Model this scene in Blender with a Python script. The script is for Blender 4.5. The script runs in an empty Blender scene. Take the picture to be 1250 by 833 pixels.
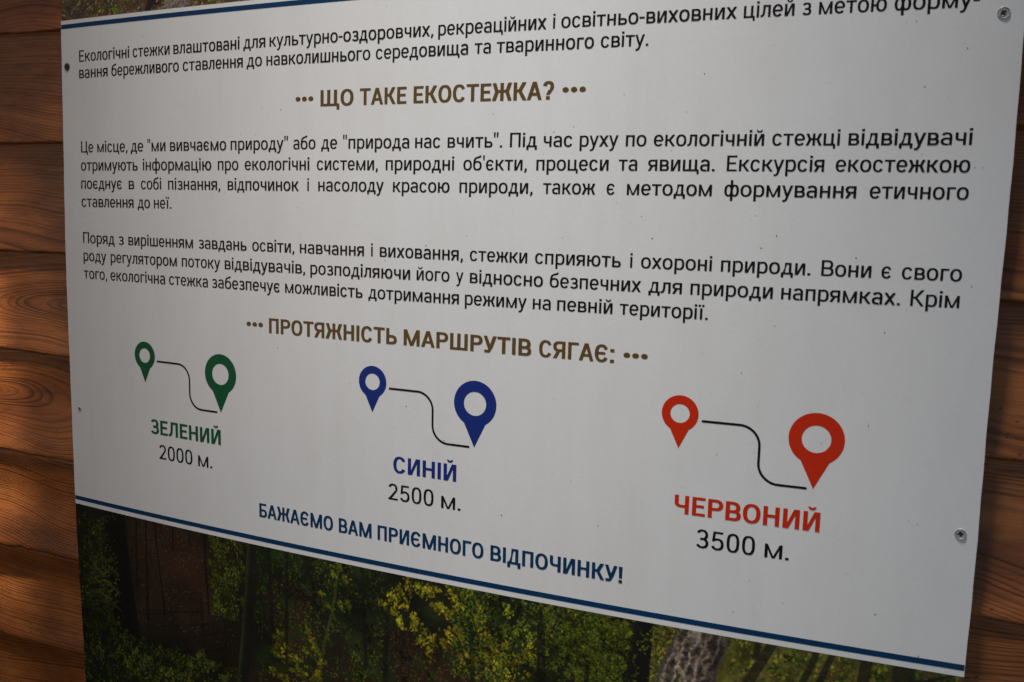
import bpy, math, random
import numpy as np
from mathutils import Matrix, Vector

# ------------------------------------------------------------------ scene, camera, light
SC = bpy.context.scene
COL = SC.collection
R = math.radians
H = 1.95            # height of the board's text origin above the ground, metres


def W3(X, Y, Z):
    """wall coordinates (right, up, out of the wall) -> world"""
    return (X, -Z, Y + H)


cam = bpy.data.cameras.new('camera')
cam.sensor_width = 36.0
cam.lens = 36.0 * 1116.0 / 1250.0
cam.clip_start = 0.02
cam.clip_end = 200.0
co = bpy.data.objects.new('camera', cam)
COL.objects.link(co)
CR = ((0.91769857, 0.02803974, -0.39628665),
      (-0.07419128, 0.99205354, -0.10161408),
      (0.39028834, 0.12265211, 0.91248642))


def wdir(v):
    return Vector((v[0], -v[2], v[1]))


m3 = Matrix((wdir(CR[0]), wdir(CR[1]), wdir(CR[2]))).transposed()
co.matrix_world = Matrix.Translation(W3(0.7755, -0.29978, 0.67477)) @ m3.to_4x4()
cam.dof.use_dof = True
cam.dof.focus_distance = 0.86
cam.dof.aperture_fstop = 14.0
SC.camera = co

world = bpy.data.worlds.new('World')
SC.world = world
world.use_nodes = True
wn = world.node_tree
sky = wn.nodes.new('ShaderNodeTexSky')
sky.sky_type = 'NISHITA'
sky.sun_disc = False
sky.sun_elevation = R(48)
sky.sun_rotation = R(200)
wn.links.new(sky.outputs[0], wn.nodes['Background'].inputs[0])
wn.nodes['Background'].inputs[1].default_value = 0.022


def aim(o, src, dst):
    s, d = Vector(W3(*src)), Vector(W3(*dst))
    o.location = s
    o.rotation_euler = (d - s).to_track_quat('-Z', 'Y').to_euler()


def spot(name, src, dst, power, col, size, blend, radius):
    l = bpy.data.lights.new(name, 'SPOT')
    l.energy = power
    l.color = col
    l.spot_size = R(size)
    l.spot_blend = blend
    l.shadow_soft_size = radius
    o = bpy.data.objects.new(name, l)
    COL.objects.link(o)
    aim(o, src, dst)
    return o


def area(name, src, dst, power, col, sx, sy, spread=180):
    l = bpy.data.lights.new(name, 'AREA')
    l.energy = power
    l.color = col
    l.shape = 'RECTANGLE'
    l.size = sx
    l.size_y = sy
    l.spread = R(spread)
    o = bpy.data.objects.new(name, l)
    COL.objects.link(o)
    aim(o, src, dst)
    return o


# daylight that falls in steeply through the open side of the shelter
spot('daylight_main', (0.12, 2.50, 0.80), (0.47, -0.36, 0), 700, (1.0, 0.97, 0.935), 20.0, 1.0, 0.28)
area('cool_fill', (1.7, -0.9, 1.5), (0.75, -0.5, 0), 3.6, (0.74, 0.87, 1.0), 1.0, 0.8)  # added cool fill lamp from the lower right
area('warm_fill', (-0.9, -0.3, 1.3), (0.1, -0.3, 0), 2.8, (1.0, 0.70, 0.50), 0.8, 0.8)  # added warm fill lamp on the left, stands in for light off the wood
# low sun that slips past the left side of the board and rakes the planks
spot('sun_patch', (-0.36, 1.00, 0.30), (-0.195, -0.46, -0.035), 420.0, (1.0, 0.90, 0.76), 6.0, 1.0, 0.02)
spot('sun_patch', (-0.36, 0.95, 0.34), (-0.115, -0.40, -0.035), 55.0, (1.0, 0.78, 0.56), 6.0, 1.0, 0.02)

SC.view_settings.view_transform = 'Standard'
SC.view_settings.look = 'None'
SC.view_settings.gamma = 1.0
SC.view_settings.use_curve_mapping = False
SC.view_settings.exposure = 0.0

# ------------------------------------------------------------------ helpers
def zb(X, Y):
    """the thin sheet is screwed down at its sides and stands slightly proud in the middle"""
    y = np.clip(np.asarray(Y, float) + 0.37, -0.45, 0.45)
    return -0.09439609 * (np.asarray(X, float) - 0.404) ** 2 - 0.04327881 * y * y


def mesh_obj(name, V, F, mat, parent=None, smooth=False):
    me = bpy.data.meshes.new(name)
    me.from_pydata([W3(*v) for v in V], [], F)
    me.materials.append(mat)
    if smooth:
        me.polygons.foreach_set('use_smooth', [True] * len(me.polygons))
    me.update()
    o = bpy.data.objects.new(name, me)
    COL.objects.link(o)
    if parent:
        o.parent = parent
    return o


def nodemat(name):
    m = bpy.data.materials.new(name)
    m.use_nodes = True
    nt = m.node_tree
    return m, nt, nt.nodes['Principled BSDF']


def nd(nt, t, **kw):
    n = nt.nodes.new(t)
    for k, v in kw.items():
        setattr(n, k, v)
    return n


def ramp(nt, fac, stops):
    r = nt.nodes.new('ShaderNodeValToRGB')
    e = r.color_ramp.elements
    while len(e) < len(stops):
        e.new(0.5)
    for i, (p, c) in enumerate(stops):
        e[i].position = p
        e[i].color = (*c, 1) if len(c) == 3 else c
    nt.links.new(fac, r.inputs[0])
    return r.outputs[0]


def math_(nt, op, a, b=None, c=None):
    n = nt.nodes.new('ShaderNodeMath')
    n.operation = op
    for i, v in enumerate((a, b, c)):
        if v is None:
            continue
        if isinstance(v, (int, float)):
            n.inputs[i].default_value = v
        else:
            nt.links.new(v, n.inputs[i])
    return n.outputs[0]


def noise(nt, vec, scale, detail=3, rough=0.5, w=None):
    n = nt.nodes.new('ShaderNodeTexNoise')
    n.inputs['Scale'].default_value = scale
    n.inputs['Detail'].default_value = detail
    n.inputs['Roughness'].default_value = rough
    nt.links.new(vec, n.inputs['Vector'])
    return n.outputs['Fac']


def mapping(nt, vec, sc, loc=None):
    n = nt.nodes.new('ShaderNodeMapping')
    n.inputs['Scale'].default_value = sc
    nt.links.new(vec, n.inputs['Vector'])
    if loc is not None:
        nt.links.new(loc, n.inputs['Location'])
    return n.outputs[0]


def mixc(nt, fac, a, b, mode='MIX'):
    n = nt.nodes.new('ShaderNodeMix')
    n.data_type = 'RGBA'
    n.blend_type = mode
    for s, v in ((n.inputs['Factor'], fac), (n.inputs['A'], a), (n.inputs['B'], b)):
        if isinstance(v, (int, float)):
            s.default_value = v
        elif isinstance(v, tuple):
            s.default_value = (*v, 1)
        else:
            nt.links.new(v, s)
    return n.outputs['Result']


def satin_bump(nt, bs, vec, strength=0.035):
    a = noise(nt, vec, 420, 2)
    b = nd(nt, 'ShaderNodeBump')
    b.inputs['Strength'].default_value = strength
    b.inputs['Distance'].default_value = 0.0006
    nt.links.new(a, b.inputs['Height'])
    nt.links.new(b.outputs[0], bs.inputs['Normal'])


def sheet_material():
    m, nt, bs = nodemat('white_satin_print')
    tc = nd(nt, 'ShaderNodeTexCoord').outputs['Object']
    big = noise(nt, tc, 5, 4, 0.55)
    fine = noise(nt, tc, 900, 2, 0.6)
    grime = noise(nt, mapping(nt, tc, (9, 9, 3)), 3, 5, 0.7)
    c = ramp(nt, big, [(0.3, (0.735, 0.735, 0.73)), (0.7, (0.765, 0.77, 0.77))])
    c = mixc(nt, 0.6, c, ramp(nt, fine, [(0.25, (0.88, 0.88, 0.88)), (0.75, (1, 1, 1))]), 'MULTIPLY')
    c = mixc(nt, 0.4, c, ramp(nt, grime, [(0.25, (0.88, 0.87, 0.85)), (0.55, (1, 1, 1))]), 'MULTIPLY')
    nt.links.new(c, bs.inputs['Base Color'])
    # faint run-off streaks and scuffs
    run = noise(nt, mapping(nt, tc, (42, 30, 1.3)), 1.0, 3, 0.6)
    scf = noise(nt, mapping(nt, tc, (60, 30, 150)), 1.0, 4, 0.75)
    c = mixc(nt, 0.22, c, ramp(nt, run, [(0.30, (0.90, 0.885, 0.86)), (0.46, (1, 1, 1))]), 'MULTIPLY')
    c = mixc(nt, 0.5, c, ramp(nt, scf, [(0.24, (0.80, 0.79, 0.77)), (0.34, (1, 1, 1))]), 'MULTIPLY')
    nt.links.new(c, bs.inputs['Base Color'])
    nt.links.new(ramp(nt, scf, [(0.3, (0.56, 0.56, 0.56)), (0.6, (0.40, 0.40, 0.40))]), bs.inputs['Roughness'])
    bs.inputs['Specular IOR Level'].default_value = 0.35
    satin_bump(nt, bs, tc, 0.035)
    return m


def ink(name, col, rough=0.45):
    m, nt, bs = nodemat(name)
    tc = nd(nt, 'ShaderNodeTexCoord').outputs['Object']
    f = noise(nt, tc, 700, 3, 0.6)
    lo = tuple(c * 0.93 for c in col)
    hi = tuple(min(1, c * 1.06 + 0.0005) for c in col)
    nt.links.new(ramp(nt, f, [(0.3, lo), (0.7, hi)]), bs.inputs['Base Color'])
    bs.inputs['Roughness'].default_value = rough
    bs.inputs['Specular IOR Level'].default_value = 0.16
    satin_bump(nt, bs, tc)
    return m


def print_material():
    m, nt, bs = nodemat('printed_forest')
    a = nd(nt, 'ShaderNodeVertexColor', layer_name='print')
    tc = nd(nt, 'ShaderNodeTexCoord').outputs['Object']
    f = noise(nt, tc, 800, 2, 0.6)
    c = mixc(nt, 0.8, a.outputs['Color'], ramp(nt, f, [(0.25, (0.7, 0.7, 0.7)), (0.75, (1.0, 1.0, 1.0))]), 'MULTIPLY')
    nt.links.new(c, bs.inputs['Base Color'])
    bs.inputs['Roughness'].default_value = 0.42
    bs.inputs['Specular IOR Level'].default_value = 0.2
    satin_bump(nt, bs, tc, 0.06)
    return m


def wood_material():
    m, nt, bs = nodemat('varnished_pine')
    tc = nd(nt, 'ShaderNodeTexCoord').outputs['Object']
    info = nd(nt, 'ShaderNodeObjectInfo')
    at = nd(nt, 'ShaderNodeAttribute', attribute_type='OBJECT', attribute_name='seed')
    seed = at.outputs['Fac']
    off = nd(nt, 'ShaderNodeCombineXYZ')
    nt.links.new(math_(nt, 'MULTIPLY', seed, 3.71), off.inputs[0])
    nt.links.new(math_(nt, 'MULTIPLY', seed, 1.37), off.inputs[1])
    nt.links.new(math_(nt, 'MULTIPLY', seed, 2.13), off.inputs[2])
    v = nd(nt, 'ShaderNodeVectorMath', operation='ADD')
    nt.links.new(tc, v.inputs[0])
    nt.links.new(off.outputs[0], v.inputs[1])
    V = v.outputs[0]
    # distance from a wandering pith line gives the rings: near the pith arches, far from it straight grain
    sep = nd(nt, 'ShaderNodeSeparateXYZ')
    nt.links.new(tc, sep.inputs[0])
    wob = noise(nt, mapping(nt, V, (3.6, 0.4, 5.0)), 1.0, 1, 0.5)
    wob2 = noise(nt, mapping(nt, V, (9, 2, 40)), 1.0, 2, 0.5)
    pz = nd(nt, 'ShaderNodeAttribute', attribute_type='OBJECT', attribute_name='pith')
    dz = math_(nt, 'SUBTRACT', sep.outputs[2], pz.outputs['Fac'])
    dz = math_(nt, 'ADD', dz, math_(nt, 'MULTIPLY', math_(nt, 'SUBTRACT', wob, 0.5), 0.070))
    dz = math_(nt, 'ADD', dz, math_(nt, 'MULTIPLY', math_(nt, 'SUBTRACT', wob2, 0.5), 0.0045))
    tp = nd(nt, 'ShaderNodeAttribute', attribute_type='OBJECT', attribute_name='tip')
    dy = math_(nt, 'MULTIPLY', math_(nt, 'ABSOLUTE', math_(nt, 'SUBTRACT', sep.outputs[0], tp.outputs['Fac'])), 0.16)
    dy = math_(nt, 'MINIMUM', dy, 0.030)
    r = math_(nt, 'SQRT', math_(nt, 'ADD', math_(nt, 'MULTIPLY', dz, dz), math_(nt, 'MULTIPLY', dy, dy)))
    # ring spacing widens and narrows
    rv = nd(nt, 'ShaderNodeCombineXYZ')
    nt.links.new(math_(nt, 'ADD', r, seed), rv.inputs[0])
    sp = noise(nt, rv.outputs[0], 45, 2, 0.6)
    ph = math_(nt, 'ADD', math_(nt, 'MULTIPLY', r, 330), math_(nt, 'MULTIPLY', sp, 7.0))
    fr = math_(nt, 'FRACT', ph)
    ring = ramp(nt, fr, [(0.0, (0.0, 0.0, 0.0)), (0.45, (0.18, 0.18, 0.18)), (0.80, (1, 1, 1)), (0.90, (0.85, 0.85, 0.85)), (1.0, (0, 0, 0))])
    rvn = noise(nt, rv.outputs[0], 120, 1, 0.5)
    amp = ramp(nt, rvn, [(0.35, (0.22, 0.22, 0.22)), (0.62, (1, 1, 1))])
    ringa = mixc(nt, 1.0, ring, amp, 'MULTIPLY')
    fib = noise(nt, mapping(nt, V, (30, 60, 1300)), 1.0, 4, 0.65)
    tone = noise(nt, mapping(nt, V, (2.0, 2, 14)), 1.0, 3, 0.5)
    early = ramp(nt, tone, [(0.25, (0.24, 0.068, 0.016)), (0.5, (0.37, 0.120, 0.029)), (0.8, (0.50, 0.19, 0.055))])
    late = ramp(nt, tone, [(0.2, (0.035, 0.008, 0.002)), (0.8, (0.085, 0.022, 0.006))])
    rf = nd(nt, 'ShaderNodeRGBToBW')
    nt.links.new(ringa, rf.inputs[0])
    c = mixc(nt, math_(nt, 'MULTIPLY', rf.outputs[0], 0.76), early, late)
    c = mixc(nt, 0.75, c, ramp(nt, fib, [(0.3, (0.55, 0.5, 0.45)), (0.65, (1, 1, 1))]), 'MULTIPLY')
    # dirt and dark resin specks
    vo = nd(nt, 'ShaderNodeTexVoronoi')
    vo.inputs['Scale'].default_value = 1.0
    nt.links.new(mapping(nt, V, (110, 110, 230)), vo.inputs['Vector'])
    spk = math_(nt, 'LESS_THAN', vo.outputs['Distance'], 0.16)
    msk = math_(nt, 'GREATER_THAN', noise(nt, V, 14, 2), 0.56)
    c = mixc(nt, math_(nt, 'MULTIPLY', math_(nt, 'MULTIPLY', spk, msk), 0.75), c, (0.03, 0.012, 0.006))
    stain = noise(nt, mapping(nt, V, (8, 7, 22)), 1.0, 5, 0.65)
    c = mixc(nt, 0.85, c, ramp(nt, stain, [(0.34, (0.40, 0.34, 0.31)), (0.60, (1, 1, 1))]), 'MULTIPLY')
    nt.links.new(c, bs.inputs['Base Color'])
    rr = ramp(nt, fib, [(0.3, (0.46, 0.46, 0.46)), (0.7, (0.30, 0.30, 0.30))])
    nt.links.new(rr, bs.inputs['Roughness'])
    bs.inputs['Specular IOR Level'].default_value = 0.40
    hgt = math_(nt, 'ADD', math_(nt, 'MULTIPLY', rf.outputs[0], 0.6), math_(nt, 'MULTIPLY', fib, 0.5))
    b = nd(nt, 'ShaderNodeBump')
    b.inputs['Strength'].default_value = 0.55
    b.inputs['Distance'].default_value = 0.0006
    nt.links.new(hgt, b.inputs['Height'])
    nt.links.new(b.outputs[0], bs.inputs['Normal'])
    return m


def metal_material(name, col, rough, metallic=1.0):
    m, nt, bs = nodemat(name)
    tc = nd(nt, 'ShaderNodeTexCoord').outputs['Object']
    f = noise(nt, tc, 900, 4, 0.7)
    lo = tuple(c * 0.45 for c in col)
    nt.links.new(ramp(nt, f, [(0.35, lo), (0.65, col)]), bs.inputs['Base Color'])
    bs.inputs['Roughness'].default_value = rough
    bs.inputs['Metallic'].default_value = metallic
    return m


M_SHEET = sheet_material()
M_BLACK = ink('black_ink', (0.007, 0.0065, 0.0065))
M_BROWN = ink('brown_ink', (0.118, 0.068, 0.018))
M_NAVY = ink('navy_ink', (0.003, 0.036, 0.105))
M_GREEN = ink('green_ink', (0.003, 0.090, 0.034))
M_BLUE = ink('blue_ink', (0.010, 0.028, 0.190))
M_RED = ink('red_ink', (0.56, 0.026, 0.005))
M_PRINT = print_material()
M_WOOD = wood_material()
M_STEEL = metal_material('zinc_steel', (0.60, 0.60, 0.58), 0.55, 0.55)
M_DARK = metal_material('recess_shade_dark', (0.03, 0.03, 0.028), 0.7, 0.3)  # near-black colour that stands for the shade inside a screw slot
M_RUST = metal_material('weathered_steel', (0.10, 0.105, 0.085), 0.55, 0.6)
M_CAP = metal_material('white_painted_steel', (0.62, 0.60, 0.57), 0.4, 0.0)
M_DIRT, _nt, _bs = nodemat('dirt')
_bs.inputs['Base Color'].default_value = (0.045, 0.033, 0.024, 1)
_bs.inputs['Roughness'].default_value = 0.85

# ------------------------------------------------------------------ timber wall: one object per plank
wall = bpy.data.objects.new('timber_wall', None)
wall.location = W3(0.4, -0.95, -0.05)
COL.objects.link(wall)
wall['label'] = 'wall of orange-brown varnished pine planks behind the white board'
wall['category'] = 'wall'


def plank(y0, y1, seed, pith, tip, tilt, lip):
    rnd = random.Random(int(seed * 977))
    h = y1 - y0
    # profile from the recessed top down the face to the proud lower edge and back under it
    prof = [(1.06, -0.0400), (1.0, -0.0352), (0.95, -0.0354), (0.88, -0.0359), (0.80, -0.0365), (0.70, -0.0371), (0.58, -0.0372),
            (0.46, -0.0366), (0.34, -0.0354), (0.22, -0.0338), (0.12, -0.0322), (0.06, -0.0311), (0.025, -0.0306), (0.008, -0.0310),
            (0.0, -0.0322), (0.002, -0.040), (0.01, -0.0475)]
    xs = np.concatenate([np.linspace(-0.62, -0.2, 22)[:-1], np.linspace(-0.2, 0.0, 64)[:-1], np.linspace(0.0, 0.8, 24)[:-1],
                         np.linspace(0.8, 0.95, 44)[:-1], np.linspace(0.95, 1.5, 22)])
    n = len(prof)
    V, F = [], []
    ph = [rnd.uniform(0, 6.28) for _ in range(8)]
    for i, x in enumerate(xs):
        e = 0.0011 * math.sin(x * 9 + ph[0]) + 0.0006 * math.sin(x * 31 + ph[1]) + 0.0003 * math.sin(x * 83 + ph[2]) \
            + 0.00022 * math.sin(x * 241 + ph[3])
        chip = 0.0
        for c, wd, dp in chips:
            if abs(c[1] - y0) < 0.02:
                chip += dp * math.exp(-((x - c[0]) / wd) ** 2)
        for j, (t, z) in enumerate(prof):
            k = max(0.0, 1 - t * 3)
            y = y0 + t * h + (e + chip) * k + tilt * (x - 0.4)
            zz = z + lip * (1 - t) + 0.0006 * math.sin(x * 6 + t * 5 + ph[4]) + 0.0004 * math.sin(x * 17 - t * 9 + ph[5])
            V.append((x, y, zz))
    for i in range(len(xs) - 1):
        for j in range(n - 1):
            a = i * n + j
            F.append((a, a + 1, a + n + 1, a + n))
    o = mesh_obj('plank', V, F, M_WOOD, wall, True)
    o['seed'] = float(seed)
    o['pith'] = float(pith + H)
    o['tip'] = float(tip)
    return o


chips = [((-0.128, -0.6785), 0.006, 0.0016), ((-0.118, -0.6785), 0.003, -0.0010), ((-0.075, -0.452), 0.003, 0.0008),
         ((-0.055, -0.452), 0.002, 0.0008), ((0.855, -0.5655), 0.003, 0.0005)]
joints = [0.2275, 0.116, 0.003, -0.1105, -0.2240, -0.3400, -0.4505, -0.5660, -0.6780, -0.7880, -0.9010, -1.015, -1.128]
piths = [0.0, 0.06, 0.02, -0.06, -0.33, -0.400, -0.505, -0.46, -0.640, -0.70, -0.95, -1.1]
tips = [0.3, 0.3, 0.2, 0.5, 0.5, -0.035, -0.178, 0.4, -0.215, 0.4, 0.4, 0.4]
for i in range(len(joints) - 1):
    y1, y0 = joints[i], joints[i + 1]
    o = plank(y0, y1, 1.0 + i * 1.618, piths[i], tips[i], (0.002, -0.001, 0.0, 0.001)[i % 4], (0.0, 0.0008, -0.0006)[i % 3])
    o.matrix_parent_inverse = Matrix.Translation(wall.location).inverted()

# ------------------------------------------------------------------ the board
board = bpy.data.objects.new('information_board', None)
board.location = W3(0.404, -0.37, 0)
COL.objects.link(board)
board['label'] = 'white printed information board with green, blue and red map pins on the plank wall'
board['category'] = 'sign'
BI = Matrix.Translation(board.location).inverted()


def part(name, V, F, mat, smooth=False, label=None, parent=None):
    o = mesh_obj(name, V, F, mat, parent or board, smooth)
    if parent is None:
        o.matrix_parent_inverse = BI
    else:
        o.matrix_parent_inverse = parent.matrix_parent_inverse @ parent.matrix_basis.inverted() if False else Matrix.Identity(4)
    if label:
        o['label'] = label
    return o


XL, XR, YT, YB = -0.0273, 0.8343, 0.16, -0.90


def edge_x(Y, right):
    """saw-cut edge with hardly visible wander"""
    return (XR if right else XL) + 0.0004 * math.sin(Y * 23 + (1.3 if right else 0.2)) + 0.00015 * math.sin(Y * 121)


def build_panel():
    nx, ny = 60, 70
    V, F = [], []
    for side in (0, 1):
        for j in range(ny + 1):
            Y = YB + (YT - YB) * j / ny
            xl, xr = edge_x(Y, 0), edge_x(Y, 1)
            for i in range(nx + 1):
                X = xl + (xr - xl) * i / nx
                V.append((X, Y, float(zb(X, Y)) - (0.0032 if side else 0)))
    S = (nx + 1) * (ny + 1)
    for j in range(ny):
        for i in range(nx):
            a = j * (nx + 1) + i
            F.append((a, a + 1, a + nx + 2, a + nx + 1))
            F.append((S + a, S + a + nx + 1, S + a + nx + 2, S + a + 1))
    for j in range(ny):
        a = j * (nx + 1)
        F.append((a, a + nx + 1, S + a + nx + 1, S + a))
        a = a + nx
        F.append((a, S + a, S + a + nx + 1, a + nx + 1))
    for i in range(nx):
        F.append((i, S + i, S + i + 1, i + 1))
        a = ny * (nx + 1) + i
        F.append((a, a + 1, S + a + 1, S + a))
    return part('sheet', V, F, M_SHEET)


build_panel()


def strip(name, y0, y1, mat, lift, label):
    V, F = [], []
    n = 80
    for i in range(n + 1):
        for y in (y0, y1):
            t = i / n
            X = edge_x(y, 0) + 0.0003 + t * (edge_x(y, 1) - edge_x(y, 0) - 0.0006)
            V.append((X, y, float(zb(X, y)) + lift))
    for i in range(n):
        a = 2 * i
        F.append((a, a + 2, a + 3, a + 1))
    return part(name, V, F, mat, True, label)


strip('stripe', -0.1133, -0.1090, M_NAVY, 0.00012, 'navy stripe under the upper forest picture')
strip('stripe', -0.6023, -0.5979, M_NAVY, 0.00012, 'navy stripe over the lower forest picture')

# ------------------------------------------------------------------ lettering: a stroke-built condensed sans
KY = 0.0


class Pen:
    def __init__(s, sv, sh):
        s.S, s.T = sv, sh
        s.V, s.F = [], []
        s.k = 0

    def quad(s, pts):
        b = len(s.V)
        s.k += 1
        # counter-clockwise
        ar = sum(pts[i][0] * pts[(i + 1) % len(pts)][1] - pts[(i + 1) % len(pts)][0] * pts[i][1] for i in range(len(pts)))
        if ar < 0:
            pts = pts[::-1]
        s.V += [(x, y, s.k) for x, y in pts]
        s.F.append(tuple(range(b, b + len(pts))))

    def R(s, x0, y0, x1, y1):
        s.quad([(x0, y0), (x1, y0), (x1, y1), (x0, y1)])

    def D(s, xb, yb, xt, yt, w, w2=None):
        w2 = w if w2 is None else w2
        s.quad([(xb, yb), (xb + w, yb), (xt + w2, yt), (xt, yt)])

    def E(s, x0, y0, x1, y1, a0, a1, p=2.45, sv=None, sh=None):
        sv = s.S if sv is None else sv
        sh = s.T if sh is None else sh
        cx, cy, rx, ry = (x0 + x1) / 2, (y0 + y1) / 2, abs(x1 - x0) / 2, (y1 - y0) / 2
        n = max(4, int(abs(a1 - a0) / 11))
        b = len(s.V)
        s.k += 1
        e = 2.0 / p
        for i in range(n + 1):
            a = R(a0 + (a1 - a0) * i / n)
            c, d = math.cos(a), math.sin(a)
            c = math.copysign(abs(c) ** e, c)
            d = math.copysign(abs(d) ** e, d)
            s.V.append((cx + rx * c, cy + ry * d, s.k))
            s.V.append((cx + (rx - sv) * c, cy + (ry - sh) * d, s.k))
        for i in range(n):
            q = b + 2 * i
            f = (q, q + 2, q + 3, q + 1)
            s.F.append(f if a1 > a0 else f[::-1])

    def PL(s, pts, w):
        b = len(s.V)
        s.k += 1
        n = len(pts)
        for i in range(n):
            p0 = pts[max(0, i - 1)]
            p1 = pts[min(n - 1, i + 1)]
            dx, dy = p1[0] - p0[0], p1[1] - p0[1]
            l = math.hypot(dx, dy)
            nx_, ny_ = -dy / l * w / 2, dx / l * w / 2
            s.V.append((pts[i][0] + nx_, pts[i][1] + ny_, s.k))
            s.V.append((pts[i][0] - nx_, pts[i][1] - ny_, s.k))
        for i in range(n - 1):
            q = b + 2 * i
            s.F.append((q, q + 1, q + 3, q + 2))

    def DB(s, x0, y0, x1, y1, flip=None):
        """bowl that leaves a stem at x0: two bars and a half round on the right"""
        h = y1 - y0
        rx = min(h * 0.50, (x1 - x0) * 0.62)
        b = len(s.V)
        fb = len(s.F)
        s.E(x1 - 2 * rx, y0, x1, y1, -90, 90, 2.3)
        s.R(x0, y0, x1 - rx, y0 + s.T)
        s.R(x0, y1 - s.T, x1 - rx, y1)
        if flip is not None:
            s.V[b:] = [(flip - x, y, k) for x, y, k in s.V[b:]]
            s.F[fb:] = [f[::-1] for f in s.F[fb:]]


def glyph(ch, g):
    """draws ch into pen g, returns (ink width, left bearing, right bearing)"""
    S, T = g.S, g.T
    X = 528.0
    low = ch.islower()
    h = X if low else 711.0
    c = ch.lower() if ch.isalpha() else ch
    o = 9
    bs = 47 if low else 48      # bearing of a straight stem
    br = 27 if low else 28      # bearing of a round
    V = lambda x, a=0.0, b=h: g.R(x, a, x + S, b)
    Hb = lambda y, a, b: g.R(a, y, b, y + T)
    if c == 'о':
        w = 404 if low else 500
        g.E(0, -o, w, h + o, 0, 360, 2.28)
        return w, br, br
    if c in 'сє':
        w = 378 if low else 482
        g.E(0, -o, w, h + o, 30, 330, 2.28)
        if c == 'є':
            g.R(S * .6, h / 2 - T * .48, w * .76, h / 2 + T * .48)
        return w, br, br * .7
    if c == 'е':
        if low:
            w = 388
            g.E(0, -o, w, h + o, 0, 322, 2.25)
            g.R(S * .6, h * .5 - T * .52, w - S * .42, h * .5 + T * .45)
            return w, br, br * .8
        w = 388
        V(0)
        Hb(0, 0, w)
        Hb(h - T, 0, w)
        Hb(h / 2 - T * .4, 0, w * .90)
        return w, bs, 30
    if c == 'н':
        w = 358 if low else 452
        V(0)
        V(w - S)
        Hb(h / 2 - T * .45, 0, w)
        return w, bs, bs
    if c == 'п':
        w = 358 if low else 452
        V(0)
        V(w - S)
        Hb(h - T, 0, w)
        return w, bs, bs
    if c in 'ий':
        w = 366 if low else 458
        V(0)
        V(w - S)
        g.D(S * .42, 0, w - S * 1.30, h, S * .88)
        if c == 'й':
            t = h + (64 if low else 62)
            g.E(w / 2 - 112, t, w / 2 + 112, t + 250, 184, 356, 2.1, S * .50, T * .74)
        return w, bs, bs
    if c == 'т':
        w = 376 if low else 460
        Hb(h - T, 0, w)
        V(w / 2 - S / 2)
        return w, 14, 14
    if c == 'г':
        w = 290 if low else 380
        V(0)
        Hb(h - T, 0, w)
        return w, bs, 8
    if c == 'р':
        w = 386 if low else 440
        if low:
            V(0, -205, h)
            g.E(S * .08, -o, w, h + o, -128, 128, 2.4)
        else:
            V(0)
            g.DB(0, h * .40, w, h)
        return w, bs, br * .8
    if c == 'а':
        if low:
            w = 366
            V(w - S - 2, 0, h * .74)
            g.E(8, h * .34, w - 2, h + o, 0, 158, 2.3)
            g.E(0, -o, w * 1.02, h * .60, 90, 292, 2.3)
            g.R(w * .5, h * .60 - T, w - S * .5, h * .60)
            g.D(w * .70, T * .22, w - S * .9, h * .17, S * .5, S * .6)
            return w, br, 46
        w = 520
        g.D(0, 0, w / 2 - S * .56, h, S * 1.02)
        g.D(w - S * 1.02, 0, w / 2 - S * .46, h, S * 1.02)
        g.R(w * .2, h * .235, w * .8, h * .235 + T)
        return w, 8, 8
    if c == 'в':
        w = 366 if low else 446
        V(0)
        g.DB(0, 0, w, h * .555)
        g.DB(0, h * .555 - T, w * .94, h)
        return w, bs, br * .8
    if c == 'б':
        if low:
            w = 404
            g.E(0, -o, w, h * .90, 0, 360, 2.4)
            g.PL([(S * .5, h * .40), (S * .52, h * .70), (S * .62 + 8, h * .93), (w * .24, h * 1.10), (w * .40, h * 1.20),
                  (w * .62, h * 1.255), (w * .80, h * 1.29), (w * .86, h * 1.42)], S * .93)
            return w, br, br
        w = 434
        V(0)
        Hb(h - T, 0, w * .92)
        g.DB(0, 0, w, h * .585)
        return w, bs, br * .8
    if c == 'ь':
        w = 360 if low else 430
        V(0)
        g.DB(0, 0, w, h * .575)
        return w, bs, br * .8
    if c == 'д':
        w = 440 if low else 540
        x = 0
        dd = -135 if low else -160
        Hb(0, 0, w)
        g.R(0, dd, S, T * .5)
        g.R(w - S, dd, w, T * .5)
        V(w - S * 1.75)
        g.quad([(w * .10, T * .6), (w * .10 + S * .98, T * .6), (w * .34 + S * .2, h * .55), (w * .30 + S * .9, h), (w * .30, h),
                (w * .27, h * .5)][:6])
        Hb(h - T, w * .30, w - S)
        return w, 14, 14
    if c == 'л':
        w = 376 if low else 482
        V(w - S)
        Hb(h - T, w * .24, w)
        g.PL([(w * .24 + S * .5, h), (w * .235 + S * .45, h * .55), (w * .21 + S * .38, h * .27), (w * .13 + S * .30, h * .115),
              (w * .02 + S * .1, T * .56), (0, T * .5)], (S + T) * .5)
        return w, 14, bs
    if c == 'м':
        w = 496 if low else 620
        V(0)
        V(w - S)
        if low:
            g.D(w / 2 - S * .46, 0, S * .12, h, S * .80)
            g.D(w / 2 - S * .34, 0, w - S * .92, h, S * .80)
        else:
            g.D(w / 2 - S * .50, 0, S * .08, h, S * 1.0)
            g.D(w / 2 - S * .50, 0, w - S * 1.08, h, S * 1.0)
        return w, bs, bs
    if c == 'к':
        w = 396 if low else 470
        V(0)
        g.R(S * .5, h * .46, S * 1.55, h * .46 + T)
        g.D(S * 1.05, h * .46, w - S * 1.28, h, S * 1.14)
        g.D(w - S * 1.12, 0, S * 1.12, h * .56, S * 1.14)
        return w, bs, 6
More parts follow.
